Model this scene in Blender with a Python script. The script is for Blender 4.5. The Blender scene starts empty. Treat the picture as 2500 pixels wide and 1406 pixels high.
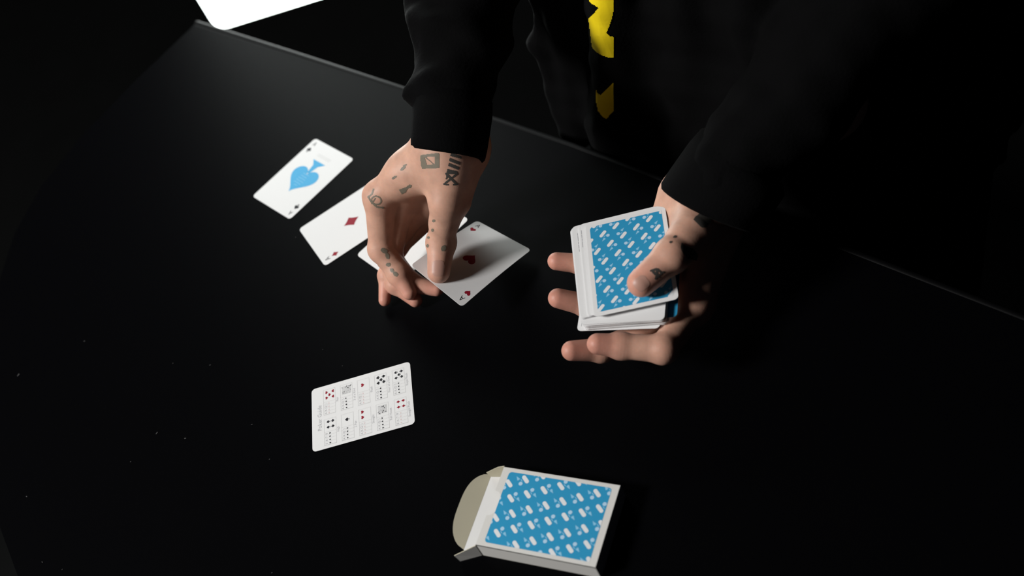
import bpy, bmesh, math, random
import numpy as np
from mathutils import Vector, Matrix
from mathutils.bvhtree import BVHTree
from mathutils.geometry import tessellate_polygon

# ------------------------------------------------------------------ camera, world, lights, exposure
# world: z = 0 is the table top, x runs along the dealer's straight table edge, +y points to the dealer
S = bpy.context.scene
COL = S.collection
CO = Vector((0.5683956, -0.37326457, 0.75070489))
CR = Vector((0.76181148, 0.58006813, -0.28838208))
CU = Vector((-0.32364537, 0.72644388, 0.60624497))
CF = Vector((-0.56115678, 0.36851085, -0.74114966))
FPX = 2929.5836
cd = bpy.data.cameras.new('camera')
cam = bpy.data.objects.new('camera', cd)
COL.objects.link(cam)
m = Matrix.Identity(4)
for i in range(3):
    m[i][0], m[i][1], m[i][2], m[i][3] = CR[i], CU[i], -CF[i], CO[i]
cam.matrix_world = m
cd.sensor_width = 36.0
cd.lens = FPX / 2500 * 36
cd.clip_start = 0.02
cd.dof.use_dof = True
cd.dof.focus_distance = 0.96
cd.dof.aperture_fstop = 4.4
S.camera = cam

W = bpy.data.worlds.new('world'); S.world = W; W.use_nodes = True
W.node_tree.nodes['Background'].inputs[0].default_value = (0.6, 0.7, 1, 1)
W.node_tree.nodes['Background'].inputs[1].default_value = 0.004

def area(name, loc, target, size, power, color):
    l = bpy.data.lights.new(name, 'AREA'); l.shape = 'DISK'; l.size = size; l.energy = power; l.color = color
    o = bpy.data.objects.new(name, l); COL.objects.link(o); o.location = loc
    o.rotation_euler = (Vector(target) - Vector(loc)).to_track_quat('-Z', 'Y').to_euler()
    return o
area('key_light', (-1.16, -1.92, 1.92), (0.02, -0.04, 0.0), 0.60, 92.0, (1.0, 0.98, 0.96))
SOFTBOX_STRENGTH = 6.0

S.view_settings.view_transform = 'Standard'
S.view_settings.look = 'None'
S.view_settings.gamma = 1.0
S.view_settings.exposure = 0.0
S.view_settings.use_curve_mapping = False

random.seed(4)
rng = np.random.default_rng(4)
PI = math.pi
FLOOR = -0.76

# ------------------------------------------------------------------ helpers
def srgb(r, g, b):
    f = lambda c: (c / 255) / 12.92 if c / 255 <= 0.04045 else ((c / 255 + 0.055) / 1.055) ** 2.4
    return (f(r), f(g), f(b), 1)

def mat(name, color, rough=0.5, spec=0.5, noise=None, bump=None, sheen=0.0, emit=None, coat=0.0):
    m = bpy.data.materials.new(name); m.use_nodes = True
    nt = m.node_tree; b = nt.nodes['Principled BSDF']
    b.inputs['Base Color'].default_value = color
    b.inputs['Roughness'].default_value = rough
    b.inputs['Specular IOR Level'].default_value = spec
    b.inputs['Sheen Weight'].default_value = sheen
    b.inputs['Coat Weight'].default_value = coat
    if emit:
        b.inputs['Emission Color'].default_value = emit[0]; b.inputs['Emission Strength'].default_value = emit[1]
    tc = nt.nodes.new('ShaderNodeTexCoord')
    if noise:
        scale, amt = noise
        n = nt.nodes.new('ShaderNodeTexNoise'); n.inputs['Scale'].default_value = scale; n.inputs['Detail'].default_value = 4
        nt.links.new(tc.outputs['Object'], n.inputs['Vector'])
        mx = nt.nodes.new('ShaderNodeMix'); mx.data_type = 'RGBA'
        mx.inputs[6].default_value = color
        mx.inputs[7].default_value = tuple(min(1, c * (1 - amt)) for c in color[:3]) + (1,)
        nt.links.new(n.outputs[0], mx.inputs[0]); nt.links.new(mx.outputs[2], b.inputs['Base Color'])
    if bump:
        scale, st, dist = bump
        n = nt.nodes.new('ShaderNodeTexNoise'); n.inputs['Scale'].default_value = scale; n.inputs['Detail'].default_value = 5
        nt.links.new(tc.outputs['Object'], n.inputs['Vector'])
        bp = nt.nodes.new('ShaderNodeBump'); bp.inputs['Strength'].default_value = st; bp.inputs['Distance'].default_value = dist
        nt.links.new(n.outputs[0], bp.inputs['Height']); nt.links.new(bp.outputs[0], b.inputs['Normal'])
    return m

M = {}
M['table'] = mat('black_table_pad', (0.0013, 0.0013, 0.0017, 1), 0.44, 0.019, bump=(1800, 0.25, 0.0004))
M['trim'] = mat('black_table_trim', (0.0018, 0.0018, 0.0021, 1), 0.55, 0.10)
M['metal'] = mat('black_painted_metal', (0.01, 0.01, 0.01, 1), 0.4, 0.5)
M['dark'] = mat('dark_wall_paint', (0.003, 0.003, 0.003, 1), 0.9, 0.06, noise=(6, 0.4))
M['floor'] = mat('dark_floor', (0.0035, 0.0038, 0.0038, 1), 0.8, 0.08, noise=(9, 0.4))
M['card'] = mat('white_card_stock', (0.80, 0.80, 0.80, 1), 0.45, 0.2)
M['edge'] = mat('card_edge', (0.62, 0.62, 0.63, 1), 0.7, 0.2, noise=(900, 0.25))
M['box'] = mat('white_tuck_box', (0.70, 0.69, 0.66, 1), 0.45, 0.35)
M['board'] = mat('raw_cream_board', (0.60, 0.56, 0.43, 1), 0.75, 0.2, noise=(60, 0.06))
M['blue'] = mat('sky_blue_ink', srgb(48, 150, 196), 0.5, 0.15)
M['blue2'] = mat('light_blue_ink', srgb(80, 172, 220), 0.5, 0.15)
M['blue3'] = mat('pale_blue_ink', srgb(142, 200, 232), 0.5, 0.15)
M['blue4'] = mat('paler_blue_ink', srgb(180, 214, 238), 0.5, 0.15)
M['white'] = mat('white_ink', (0.78, 0.80, 0.82, 1), 0.5, 0.15)
M['red'] = mat('dark_red_ink', srgb(146, 24, 44), 0.5, 0.15)
M['black'] = mat('black_ink', (0.02, 0.02, 0.025, 1), 0.5, 0.15)
M['grey'] = mat('grey_ink', (0.42, 0.42, 0.44, 1), 0.5, 0.15)
M['lgrey'] = mat('light_grey_ink', (0.62, 0.62, 0.62, 1), 0.5, 0.15)
M['pinkish'] = mat('pale_pink_ink', (0.72, 0.60, 0.60, 1), 0.5, 0.15)
M['cloth'] = mat('black_jacket_cloth', (0.0020, 0.0020, 0.0022, 1), 0.9, 0.05, bump=(420, 0.4, 0.0010), sheen=0.002)
M['trouser'] = mat('black_trouser_cloth', (0.006, 0.006, 0.007, 1), 0.9, 0.1)
M['yellow'] = mat('yellow_shirt_print', srgb(240, 212, 26), 0.6, 0.15)
M['hair'] = mat('dark_hair', (0.012, 0.009, 0.007, 1), 0.6, 0.4)
M['lint'] = mat('grey_lint', (0.10, 0.10, 0.10, 1), 0.9, 0.1)
M['nail'] = mat('fingernail', (0.50, 0.28, 0.22, 1), 0.42, 0.35)
M['ink'] = mat('tattoo_ink', (0.075, 0.070, 0.062, 1), 0.5, 0.35, noise=(350, 0.35))
M['inkfaded'] = mat('faded_tattoo_ink', (0.225, 0.195, 0.145, 1), 0.5, 0.35, noise=(350, 0.30))
M['softbox'] = mat('lit_softbox_diffuser', (0.9, 0.9, 0.9, 1), 0.6, 0.2, emit=((0.93, 1.0, 0.97, 1), SOFTBOX_STRENGTH))

def skin_material():
    m = bpy.data.materials.new('skin'); m.use_nodes = True
    nt = m.node_tree; b = nt.nodes['Principled BSDF']; L = nt.links
    at = nt.nodes.new('ShaderNodeAttribute'); at.attribute_name = 'redness'
    tc = nt.nodes.new('ShaderNodeTexCoord')
    mx = nt.nodes.new('ShaderNodeMix'); mx.data_type = 'RGBA'
    mx.inputs[6].default_value = (0.620, 0.360, 0.262, 1)
    mx.inputs[7].default_value = (0.650, 0.285, 0.215, 1)
    L.new(at.outputs['Fac'], mx.inputs[0])
    n = nt.nodes.new('ShaderNodeTexNoise'); n.inputs['Scale'].default_value = 85; n.inputs['Detail'].default_value = 5
    L.new(tc.outputs['Object'], n.inputs['Vector'])
    mr = nt.nodes.new('ShaderNodeMapRange'); mr.inputs[1].default_value = 0.3; mr.inputs[2].default_value = 0.7
    mr.inputs[3].default_value = 0.84; mr.inputs[4].default_value = 1.08
    L.new(n.outputs[0], mr.inputs[0])
    mul = nt.nodes.new('ShaderNodeMix'); mul.data_type = 'RGBA'; mul.blend_type = 'MULTIPLY'; mul.inputs[0].default_value = 1
    L.new(mx.outputs[2], mul.inputs[6]); L.new(mr.outputs[0], mul.inputs[7])
    L.new(mul.outputs[2], b.inputs['Base Color'])
    b.inputs['Roughness'].default_value = 0.50
    b.inputs['Specular IOR Level'].default_value = 0.35
    b.inputs['Subsurface Weight'].default_value = 0.30
    b.inputs['Subsurface Radius'].default_value = (1.0, 0.35, 0.2)
    b.inputs['Subsurface Scale'].default_value = 0.006
    v = nt.nodes.new('ShaderNodeTexVoronoi'); v.inputs['Scale'].default_value = 750
    L.new(tc.outputs['Object'], v.inputs['Vector'])
    n2 = nt.nodes.new('ShaderNodeTexNoise'); n2.inputs['Scale'].default_value = 240; n2.inputs['Detail'].default_value = 6
    L.new(tc.outputs['Object'], n2.inputs['Vector'])
    ad = nt.nodes.new('ShaderNodeMath'); ad.operation = 'MULTIPLY_ADD'; ad.inputs[1].default_value = 0.35
    L.new(v.outputs[0], ad.inputs[0]); L.new(n2.outputs[0], ad.inputs[2])
    bp = nt.nodes.new('ShaderNodeBump'); bp.inputs['Strength'].default_value = 0.08; bp.inputs['Distance'].default_value = 0.0010
    L.new(ad.outputs[0], bp.inputs['Height']); L.new(bp.outputs[0], b.inputs['Normal'])
    return m
M['skin'] = skin_material()

def link(name, mesh, parent=None):
    o = bpy.data.objects.new(name, mesh); COL.objects.link(o)
    if parent: o.parent = parent
    return o

def empty(name, loc=(0, 0, 0)):
    o = bpy.data.objects.new(name, None); COL.objects.link(o); o.location = loc; o.empty_display_size = 0.05
    return o

def tag(o, label=None, cat=None, group=None, kind=None):
    if label: o['label'] = label
    if cat: o['category'] = cat
    if group: o['group'] = group
    if kind: o['kind'] = kind
    return o

def mesh_py(name, V, F, mats, idx=None, smooth=False):
    me = bpy.data.meshes.new(name)
    me.from_pydata([tuple(v) for v in V], [], [tuple(f) for f in F])
    for mm in mats: me.materials.append(mm)
    if idx is not None: me.polygons.foreach_set('material_index', list(idx))
    if smooth: me.polygons.foreach_set('use_smooth', [True] * len(me.polygons))
    me.update()
    return me

def box_bm(bm, lo, hi):
    vs = [bm.verts.new((x, y, z)) for x in (lo[0], hi[0]) for y in (lo[1], hi[1]) for z in (lo[2], hi[2])]
    for f in ((0, 1, 3, 2), (4, 6, 7, 5), (0, 4, 5, 1), (2, 3, 7, 6), (0, 2, 6, 4), (1, 5, 7, 3)):
        bm.faces.new([vs[i] for i in f])

def bm_mesh(bm, name, m, smooth=False):
    bmesh.ops.recalc_face_normals(bm, faces=bm.faces)
    me = bpy.data.meshes.new(name); bm.to_mesh(me); bm.free(); me.materials.append(m)
    if smooth: me.polygons.foreach_set('use_smooth', [True] * len(me.polygons))
    return me

def box_mesh(name, lo, hi, m, bevel=0):
    bm = bmesh.new(); box_bm(bm, lo, hi)
    if bevel: bmesh.ops.bevel(bm, geom=list(bm.edges), offset=bevel, segments=2, affect='EDGES', profile=0.5)
    return bm_mesh(bm, name, m)

def prism(name, poly, z0, z1, m, bevel=0, seg=3):
    bm = bmesh.new()
    lo = [bm.verts.new((x, y, z0)) for x, y in poly]; hi = [bm.verts.new((x, y, z1)) for x, y in poly]
    bm.faces.new(lo[::-1]); top = bm.faces.new(hi)
    n = len(poly)
    for i in range(n): bm.faces.new((lo[i], lo[(i + 1) % n], hi[(i + 1) % n], hi[i]))
    if bevel: bmesh.ops.bevel(bm, geom=list(top.edges), offset=bevel, segments=seg, affect='EDGES', profile=0.5)
    return bm_mesh(bm, name, m)

def tube_mesh(name, a, b, r, m, n=16):
    bm = bmesh.new()
    a, b = Vector(a), Vector(b); d = (b - a)
    bmesh.ops.create_cone(bm, cap_ends=True, segments=n, radius1=r, radius2=r, depth=d.length,
                          matrix=Matrix.Translation((a + b) / 2) @ d.to_track_quat('Z', 'Y').to_matrix().to_4x4())
    return bm_mesh(bm, name, m)

def ray_dir(u, v):
    return (CF + CR * ((u - 1250) / FPX) + CU * ((703 - v) / FPX)).normalized()

def at(u, v, z):
    d = ray_dir(u, v); return CO + d * ((z - CO.z) / d.z)

# ------------------------------------------------------------------ signed-distance bodies meshed with surface nets
class Field:
    def __init__(s, lo, hi, h, big=0.05):
        s.lo = np.array(lo, float); s.h = h
        s.n = np.ceil((np.array(hi) - s.lo) / h).astype(int) + 1
        s.v = np.full(s.n, big, np.float32); s.big = big
    def like(s):
        g = Field.__new__(Field); g.lo, g.h, g.n, g.big = s.lo, s.h, s.n, s.big
        g.v = np.full(s.n, s.big, np.float32); return g
    def sub(s, lo, hi):
        a = np.clip(np.floor((np.array(lo) - s.lo) / s.h).astype(int), 0, s.n)
        b = np.clip(np.ceil((np.array(hi) - s.lo) / s.h).astype(int) + 1, 0, s.n)
        sl = tuple(slice(i, j) for i, j in zip(a, b))
        ax = [(s.lo[k] + s.h * np.arange(a[k], b[k])).astype(np.float32) for k in range(3)]
        return sl, ax[0][:, None, None], ax[1][None, :, None], ax[2][None, None, :]
    def cone(s, a, b, ra, rb, k=0.003, pad=None):
        a, b = np.array(a, float), np.array(b, float); pad = pad or max(0.02, 2 * k); r = max(ra, rb) + pad
        sl, X, Y, Z = s.sub(np.minimum(a, b) - r, np.maximum(a, b) + r)
        ba = b - a; L2 = max(float(ba @ ba), 1e-12)
        t = np.clip(((X - a[0]) * ba[0] + (Y - a[1]) * ba[1] + (Z - a[2]) * ba[2]) / L2, 0, 1)
        d = np.sqrt((X - a[0] - t * ba[0]) ** 2 + (Y - a[1] - t * ba[1]) ** 2 + (Z - a[2] - t * ba[2]) ** 2) - (ra + t * (rb - ra))
        s.v[sl] = smin(s.v[sl], d, k)
    def ell(s, c, R, axes=None, k=0.003, pad=0.03, cut=False):
        c = np.array(c, float); R = np.array(R, float); A = np.eye(3) if axes is None else np.array(axes, float)
        r = R.max() + pad
        sl, X, Y, Z = s.sub(c - r, c + r)
        x, y, z = X - c[0], Y - c[1], Z - c[2]
        q = [(x * A[i][0] + y * A[i][1] + z * A[i][2]) / R[i] for i in range(3)]
        l = np.sqrt(q[0] ** 2 + q[1] ** 2 + q[2] ** 2)
        g = np.sqrt((q[0] / R[0]) ** 2 + (q[1] / R[1]) ** 2 + (q[2] / R[2]) ** 2) + 1e-9
        d = l * (l - 1) / g
        s.v[sl] = -smin(-s.v[sl], d, k) if cut else smin(s.v[sl], d, k)
    def groove(s, c, ax, depth, w, rad):
        c = np.array(c, float); ax = np.array(ax, float) / np.linalg.norm(ax)
        sl, X, Y, Z = s.sub(c - rad, c + rad)
        t = (X - c[0]) * ax[0] + (Y - c[1]) * ax[1] + (Z - c[2]) * ax[2]
        r2 = (X - c[0]) ** 2 + (Y - c[1]) ** 2 + (Z - c[2]) ** 2
        s.v[sl] += depth * np.exp(-(t / w) ** 2) * np.clip(1 - r2 / rad ** 2, 0, 1)
    def waves(s, amp, lam, count, seed, squash=(1, 1, 1)):
        g = np.random.default_rng(seed)
        sl, X, Y, Z = s.sub(s.lo, s.lo + s.h * s.n)
        for _ in range(count):
            k = g.normal(size=3) * np.array(squash); k *= 2 * PI / (lam * g.uniform(0.7, 1.5)) / np.linalg.norm(k)
            s.v += (amp / math.sqrt(count) * np.sin(k[0] * X + k[1] * Y + k[2] * Z + g.uniform(0, 6.28))).astype(np.float32)
    def mesh(s):
        V = s.v; n = s.n
        c8 = [V[i:n[0] - 1 + i, j:n[1] - 1 + j, k:n[2] - 1 + k] for i in (0, 1) for j in (0, 1) for k in (0, 1)]
        neg = np.zeros(c8[0].shape, np.int8)
        for c in c8: neg += (c < 0)
        I = np.argwhere((neg > 0) & (neg < 8))
        corner = np.array([(i, j, k) for i in (0, 1) for j in (0, 1) for k in (0, 1)])
        val = np.stack([c[I[:, 0], I[:, 1], I[:, 2]] for c in c8], 1)
        acc = np.zeros((len(I), 3)); cnt = np.zeros(len(I))
        for a in range(8):
            for b in range(a + 1, 8):
                if abs(corner[a] - corner[b]).sum() != 1: continue
                x = (val[:, a] < 0) != (val[:, b] < 0)
                t = val[:, a] / np.where(x, val[:, a] - val[:, b], 1)
                p = corner[a] + t[:, None] * (corner[b] - corner[a])
                acc[x] += p[x]; cnt[x] += 1
        P = s.lo + s.h * (I + acc / cnt[:, None])
        idx = np.full(np.array(n) - 1, -1, np.int32); idx[I[:, 0], I[:, 1], I[:, 2]] = np.arange(len(I))
        F = []
        for ax in range(3):
            o1, o2 = (ax + 1) % 3, (ax + 2) % 3
            A = [slice(1, n[d] - 1) for d in range(3)]; A[ax] = slice(0, n[ax] - 1)
            B = list(A); B[ax] = slice(1, n[ax])
            sa, sb = V[tuple(A)] < 0, V[tuple(B)] < 0
            off = np.array([a.start for a in A])
            for flip, msk in ((False, sa & ~sb), (True, ~sa & sb)):
                E = np.argwhere(msk) + off
                if not len(E): continue
                def cell(d1, d2):
                    Q = E.copy(); Q[:, o1] -= d1; Q[:, o2] -= d2
                    return idx[Q[:, 0], Q[:, 1], Q[:, 2]]
                q = np.stack([cell(1, 1), cell(0, 1), cell(0, 0), cell(1, 0)], 1)
                F.append(q[:, ::-1] if flip else q)
        return P, np.concatenate(F)

def smin(a, b, k):
    if k <= 0: return np.minimum(a, b)
    h = np.maximum(k - np.abs(a - b), 0) / k
    return np.minimum(a, b) - h * h * k * 0.25

def fast_mesh(name, V, F, m):
    me = bpy.data.meshes.new(name)
    me.vertices.add(len(V)); me.vertices.foreach_set('co', np.asarray(V, np.float32).ravel())
    me.loops.add(F.size); me.loops.foreach_set('vertex_index', F.astype(np.int32).ravel())
    me.polygons.add(len(F)); me.polygons.foreach_set('loop_start', np.arange(0, F.size, 4, dtype=np.int32))
    me.materials.append(m); me.update(calc_edges=True); me.validate()
    me.polygons.foreach_set('use_smooth', [True] * len(me.polygons))
    return me

def finger(mcp, tip, l, pole):
    """three phalanges from knuckle to finger end, bent towards the pole side"""
    a, b = np.array(mcp, float), np.array(tip, float); D = np.linalg.norm(b - a)
    def chain(t):
        p = [np.zeros(2)]; an = 0
        for L, da in zip(l, (0, t, 0.65 * t)):
            an += da; p.append(p[-1] + L * np.array([math.cos(an), -math.sin(an)]))
        return p
    lo, hi = 0.02, 2.0
    for _ in range(50):
        mid = (lo + hi) / 2
        if np.linalg.norm(chain(mid)[-1]) > D: lo = mid
        else: hi = mid
    p = chain(lo); e = p[-1] / np.linalg.norm(p[-1]); f = np.array([-e[1], e[0]])
    x = (b - a) / D; pl = np.array(pole, float); y = pl - x * (pl @ x); y /= np.linalg.norm(y)
    return [a + x * (q @ e) + y * (q @ f) for q in p]

mm = lambda *p: np.array(p, float) / 1000

def build_hand(lo, hi, h, palm, fingers, joint_dorsal, extra=None):
    """palm: list of (a,b,ra,rb,k); fingers: list of (joints[4], radii[4])"""
    Pm = Field(lo, hi, h)
    for a, b, ra, rb, k in palm: Pm.cone(a, b, ra, rb, k)
    if extra: extra(Pm)
    R = Pm.v.copy()
    for (J, r, kk) in fingers:
        Fg = Pm.like()
        for i in range(3): Fg.cone(J[i], J[i + 1], r[i], r[i + 1], 0.0025)
        for i in (1, 2):                                             # knuckle swell and finger pads
            Fg.ell(J[i], (r[i] * 1.06,) * 3, k=0.004)
        R = np.minimum(R, smin(Pm.v, Fg.v, kk))
    Pm.v = R
    for (J, r, kk) in fingers:
        for i in (1, 2):
            ax = (J[i + 1] - J[i]) / np.linalg.norm(J[i + 1] - J[i]) + (J[i] - J[i - 1]) / np.linalg.norm(J[i] - J[i - 1])
            for o in (-0.0022, 0.0, 0.0022):
                Pm.groove(J[i] + ax / np.linalg.norm(ax) * o, ax, 0.0002 if o else 0.00032, 0.0007, r[i] * 1.5)
    return Pm

# =================================================================== setting
tag(link('floor', box_mesh('floor', (-4, -3, FLOOR - 0.05), (4, 4, FLOOR), M['floor'])), kind='structure')
tag(link('wall_left', box_mesh('wall_left', (-4.1, -3, FLOOR), (-4, 4, 1.9), M['dark'])), kind='structure')
tag(link('wall_back', box_mesh('wall_back', (-4, 4, FLOOR), (4, 4.1, 1.9), M['dark'])), kind='structure')

# table: straight edge at the dealer's side, rounded towards the camera
left = [(-0.611, 0.158), (-0.609, 0.06), (-0.603, -0.034), (-0.590, -0.108), (-0.561, -0.170), (-0.514, -0.225), (-0.440, -0.292),
        (-0.355, -0.350), (-0.265, -0.398), (-0.208, -0.418), (-0.10, -0.452), (0.02, -0.478), (0.13, -0.486)]
CXT = 0.13
poly = left + [(2 * CXT - x, y) for x, y in left[::-1][1:-1]] + [(2 * CXT + 0.611, 0.128), (0.376, 0.136), (0.167, 0.147), (-0.05, 0.157), (-0.25, 0.159)]
table = tag(empty('table', (CXT, -0.14, FLOOR)), 'black round-sided magic table holding the cards', 'table')
def tbl(o): o.parent = table; o.matrix_parent_inverse = Matrix.Translation((-CXT, 0.14, -FLOOR)); return o
tbl(link('table_top', prism('table_top', poly, -0.022, 0.0, M['table'], 0.0035)))
bm = bmesh.new()                                                         # thin welt along the far straight edge
ep = [(-0.611, 0.158), (-0.43, 0.159), (-0.25, 0.159), (-0.05, 0.157), (0.167, 0.147), (0.376, 0.136), (0.6, 0.131), (0.871, 0.128)]
ring = []
for x, y in ep:
    ring.append([bm.verts.new((x, y + 0.0015 + 0.0042 * math.cos(a), -0.0035 + 0.0042 * math.sin(a))) for a in np.linspace(0, 2 * PI, 13)[:-1]])
for a, b in zip(ring, ring[1:]):
    for i in range(12): bm.faces.new((a[i], a[(i + 1) % 12], b[(i + 1) % 12], b[i]))
tbl(link('edge_welt', bm_mesh(bm, 'edge_welt', M['trim'], True)))
for sx in (-1, 1):
    for sy in (-0.30, 0.06):
        tbl(link('leg', tube_mesh('leg', (CXT + sx * 0.45, sy, FLOOR), (CXT + sx * 0.45, sy, -0.022), 0.022, M['metal'])))
bm = bmesh.new()                                                         # lint specks on the pad
for u, v, L, w, an in ((45, 915, 4.2, 1.6, 1.1), (383, 1057, 3.6, 1.3, 1.0), (452, 1070, 2.6, 1.2, -0.2), (65, 1212, 2.0, 1.3, -0.6), (103, 1372, 2.2, 1.1, -1.0),
                       (152, 1390, 1.6, 0.9, 1.2), (319, 1127, 1.5, 1.0, 0.1), (206, 833, 1.8, 1.2, 0.4), (615, 1036, 2.6, 0.8, 0.0), (513, 891, 2.2, 0.9, 0.1),
                       (658, 1121, 1.6, 1.0, 0.3), (722, 579, 1.8, 1.0, 0.9), (836, 893, 1.4, 0.8, 0.3), (422, 887, 1.6, 0.8, 0.6), (788, 853, 1.3, 0.8, 0.2), (664, 1398, 1.8, 0.8, 0.2)):
    p = at(u, v, 0.0004)
    bmesh.ops.create_icosphere(bm, subdivisions=1, radius=0.0005, matrix=Matrix.Translation(p) @ Matrix.Rotation(an + 0.7, 4, 'Z') @ Matrix.Diagonal((L * 0.8, w * 0.7, 0.6, 1)))
lint = tbl(link('lint_specks', bm_mesh(bm, 'lint_specks', M['lint']))); lint['kind'] = 'stuff'

# softbox beyond the far left corner of the table
C0 = Vector((-0.840, 0.284, -0.180)); HD = Vector((0.741, 0.671, 0)); UP = Vector((0, 0, 1)); ND = Vector((0.671, -0.741, 0))
SW, SH = 0.32, 0.95
sb = tag(empty('softbox_light', C0 + HD * SW / 2 - ND * 1.15 + Vector((0, 0, FLOOR + 0.18))), 'bright white softbox light standing behind the far table corner', 'light')
def sbp(name, me):
    o = link(name, me, sb); o.matrix_parent_inverse = Matrix.Translation(-sb.location); return o
def rrect(w, h, r, n=6):
    P = []
    for cx, cy, a0 in ((w - r, h - r, 0), (r, h - r, PI / 2), (r, r, PI), (w - r, r, 1.5 * PI)):
        for i in range(n + 1):
            a = a0 + PI / 2 * i / n; P.append((cx + r * math.cos(a), cy + r * math.sin(a)))
    return P
rp = rrect(SW, SH, 0.018)
V = [C0 + HD * x + UP * y for x, y in rp]
sbp('diffuser', mesh_py('diffuser', V, [list(range(len(V)))], [M['softbox']]))
rim0 = [C0 + HD * x + UP * y - ND * 0.002 for x, y in rp]
rim1 = [C0 + HD * (x * 0.3 + SW * 0.35) + UP * (y * 0.3 + SH * 0.35) - ND * 0.24 for x, y in rp]
N = len(rp)
sbp('housing', mesh_py('housing', rim0 + rim1, [(i, (i + 1) % N, N + (i + 1) % N, N + i) for i in range(N)] + [list(range(N, 2 * N))], [M['metal']]))
pc = C0 + HD * SW / 2 - ND * 1.15
hub = C0 + HD * SW / 2 - ND * 0.23 + UP * SH * 0.5
sbp('boom', tube_mesh('boom', hub, (pc.x, pc.y, hub.z), 0.014, M['metal']))
sbp('stand_pole', tube_mesh('stand_pole', (pc.x, pc.y, FLOOR + 0.02), (pc.x, pc.y, hub.z + 0.02), 0.016, M['metal']))
for k in range(3):
    a = k * 2 * PI / 3 + 0.3
    sbp('leg', tube_mesh('leg', (pc.x, pc.y, FLOOR + 0.25), (pc.x + 0.33 * math.cos(a), pc.y + 0.33 * math.sin(a), FLOOR + 0.012), 0.009, M['metal']))

# =================================================================== flat print
class Print:
    """flat inked shapes in card coordinates (metres), one mesh"""
    def __init__(s): s.V, s.F, s.I, s.m = [], [], [], []
    def poly(s, P, m, z=0.0):
        if m not in s.m: s.m.append(m)
        P = [tuple(p) for p in P]
        b = len(s.V); s.V += [(x, y, z) for x, y in P]
        for t in tessellate_polygon([[Vector((x, y, 0)) for x, y in P]]):
            a, c, d = (Vector(P[i]) for i in t)
            if (c - a).cross(d - a) < 0: t = t[::-1]
            s.F.append([b + i for i in t]); s.I.append(s.m.index(m))
    def mesh_add(s, V2, F, m, z=0.0):
        if m not in s.m: s.m.append(m)
        b = len(s.V); s.V += [(x, y, z) for x, y in V2]
        for f in F: s.F.append([b + i for i in f]); s.I.append(s.m.index(m))
    def line(s, a, b, w, m, z=0.0):
        a, b = np.array(a), np.array(b); d = (b - a) / np.linalg.norm(b - a); n = np.array([-d[1], d[0]]) * w / 2
        s.poly([a - n, b - n, b + n, a + n], m, z)
    def frame(s, x0, y0, x1, y1, w, m, z=0.0):
        for a, b in (((x0, y0), (x1, y0)), ((x1, y0), (x1, y1)), ((x1, y1), (x0, y1)), ((x0, y1), (x0, y0))): s.line(a, b, w, m, z)
    def build(s, name, parent, lift=0.0, fn=None):
        V = [(x, y, z + lift) for x, y, z in s.V]
        if fn: V = [fn(*v) for v in V]
        return link(name, mesh_py(name, V, s.F, [M[k] for k in s.m], s.I), parent)

def heart(cx, cy, sz, ang=0):
    P = []
    for t in np.linspace(0, 2 * PI, 41)[:-1]:
        P.append((16 * math.sin(t) ** 3 / 34, (13 * math.cos(t) - 5 * math.cos(2 * t) - 2 * math.cos(3 * t) - math.cos(4 * t) + 2.5) / 34))
    return xf(P, cx, cy, sz, ang)
def xf(P, cx, cy, sz, ang=0):
    c, s_ = math.cos(ang), math.sin(ang)
    return [(cx + sz * (x * c - y * s_), cy + sz * (x * s_ + y * c)) for x, y in P]
def suit(pr, kind, cx, cy, sz, m, ang=0, z=0.0):
    if kind == 'heart': pr.poly(heart(cx, cy, sz, ang), m, z)
    elif kind == 'diamond':
        P = []
        for (a, b) in (((0, .6), (.46, 0)), ((.46, 0), (0, -.6)), ((0, -.6), (-.46, 0)), ((-.46, 0), (0, .6))):
            for t in (0, .25, .5, .75):
                x, y = a[0] + (b[0] - a[0]) * t, a[1] + (b[1] - a[1]) * t; k = 1 - 0.10 * math.sin(PI * t); P.append((x * k, y * k))
        pr.poly(xf(P, cx, cy, sz, ang), m, z)
    elif kind == 'spade':
        pr.poly(xf(heart(0, 0.08, 0.95, PI), cx, cy, sz, ang), m, z)
        pr.poly(xf([(-.24, -.60), (.24, -.60), (.09, -.46), (.04, -.2), (-.04, -.2), (-.09, -.46)], cx, cy, sz, ang), m, z)
    elif kind == 'club':
        for x, y in ((0, .22), (-.25, -.1), (.25, -.1)):
            pr.poly(xf([(x + .25 * math.cos(t), y + .25 * math.sin(t)) for t in np.linspace(0, 2 * PI, 21)[:-1]], cx, cy, sz, ang), m, z)
        pr.poly(xf([(-.22, -.55), (.22, -.55), (.08, -.42), (.05, .1), (-.05, .1), (-.08, -.42)], cx, cy, sz, ang), m, z)

_txt = {}
def text_geo(body):
    if body not in _txt:
        cu = bpy.data.curves.new('text', 'FONT'); cu.body = body; cu.size = 1.0; cu.resolution_u = 2; cu.align_x = 'CENTER'
        o = bpy.data.objects.new('text', cu); COL.objects.link(o)
        dg = bpy.context.evaluated_depsgraph_get()
        me = bpy.data.meshes.new_from_object(o.evaluated_get(dg))
        _txt[body] = ([tuple(v.co[:2]) for v in me.vertices], [list(p.vertices)[::(1 if p.normal.z > 0 else -1)] for p in me.polygons])
        bpy.data.objects.remove(o); bpy.data.curves.remove(cu); bpy.data.meshes.remove(me)
    return _txt[body]
def text(pr, body, cx, cy, size, m, ang=0, z=0.0, sx=1.0):
    V, F = text_geo(body); c, s_ = math.cos(ang), math.sin(ang)
    pr.mesh_add([(cx + size * (x * sx * c - y * s_), cy + size * (x * sx * s_ + y * c)) for x, y in V], F, m, z)

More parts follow.
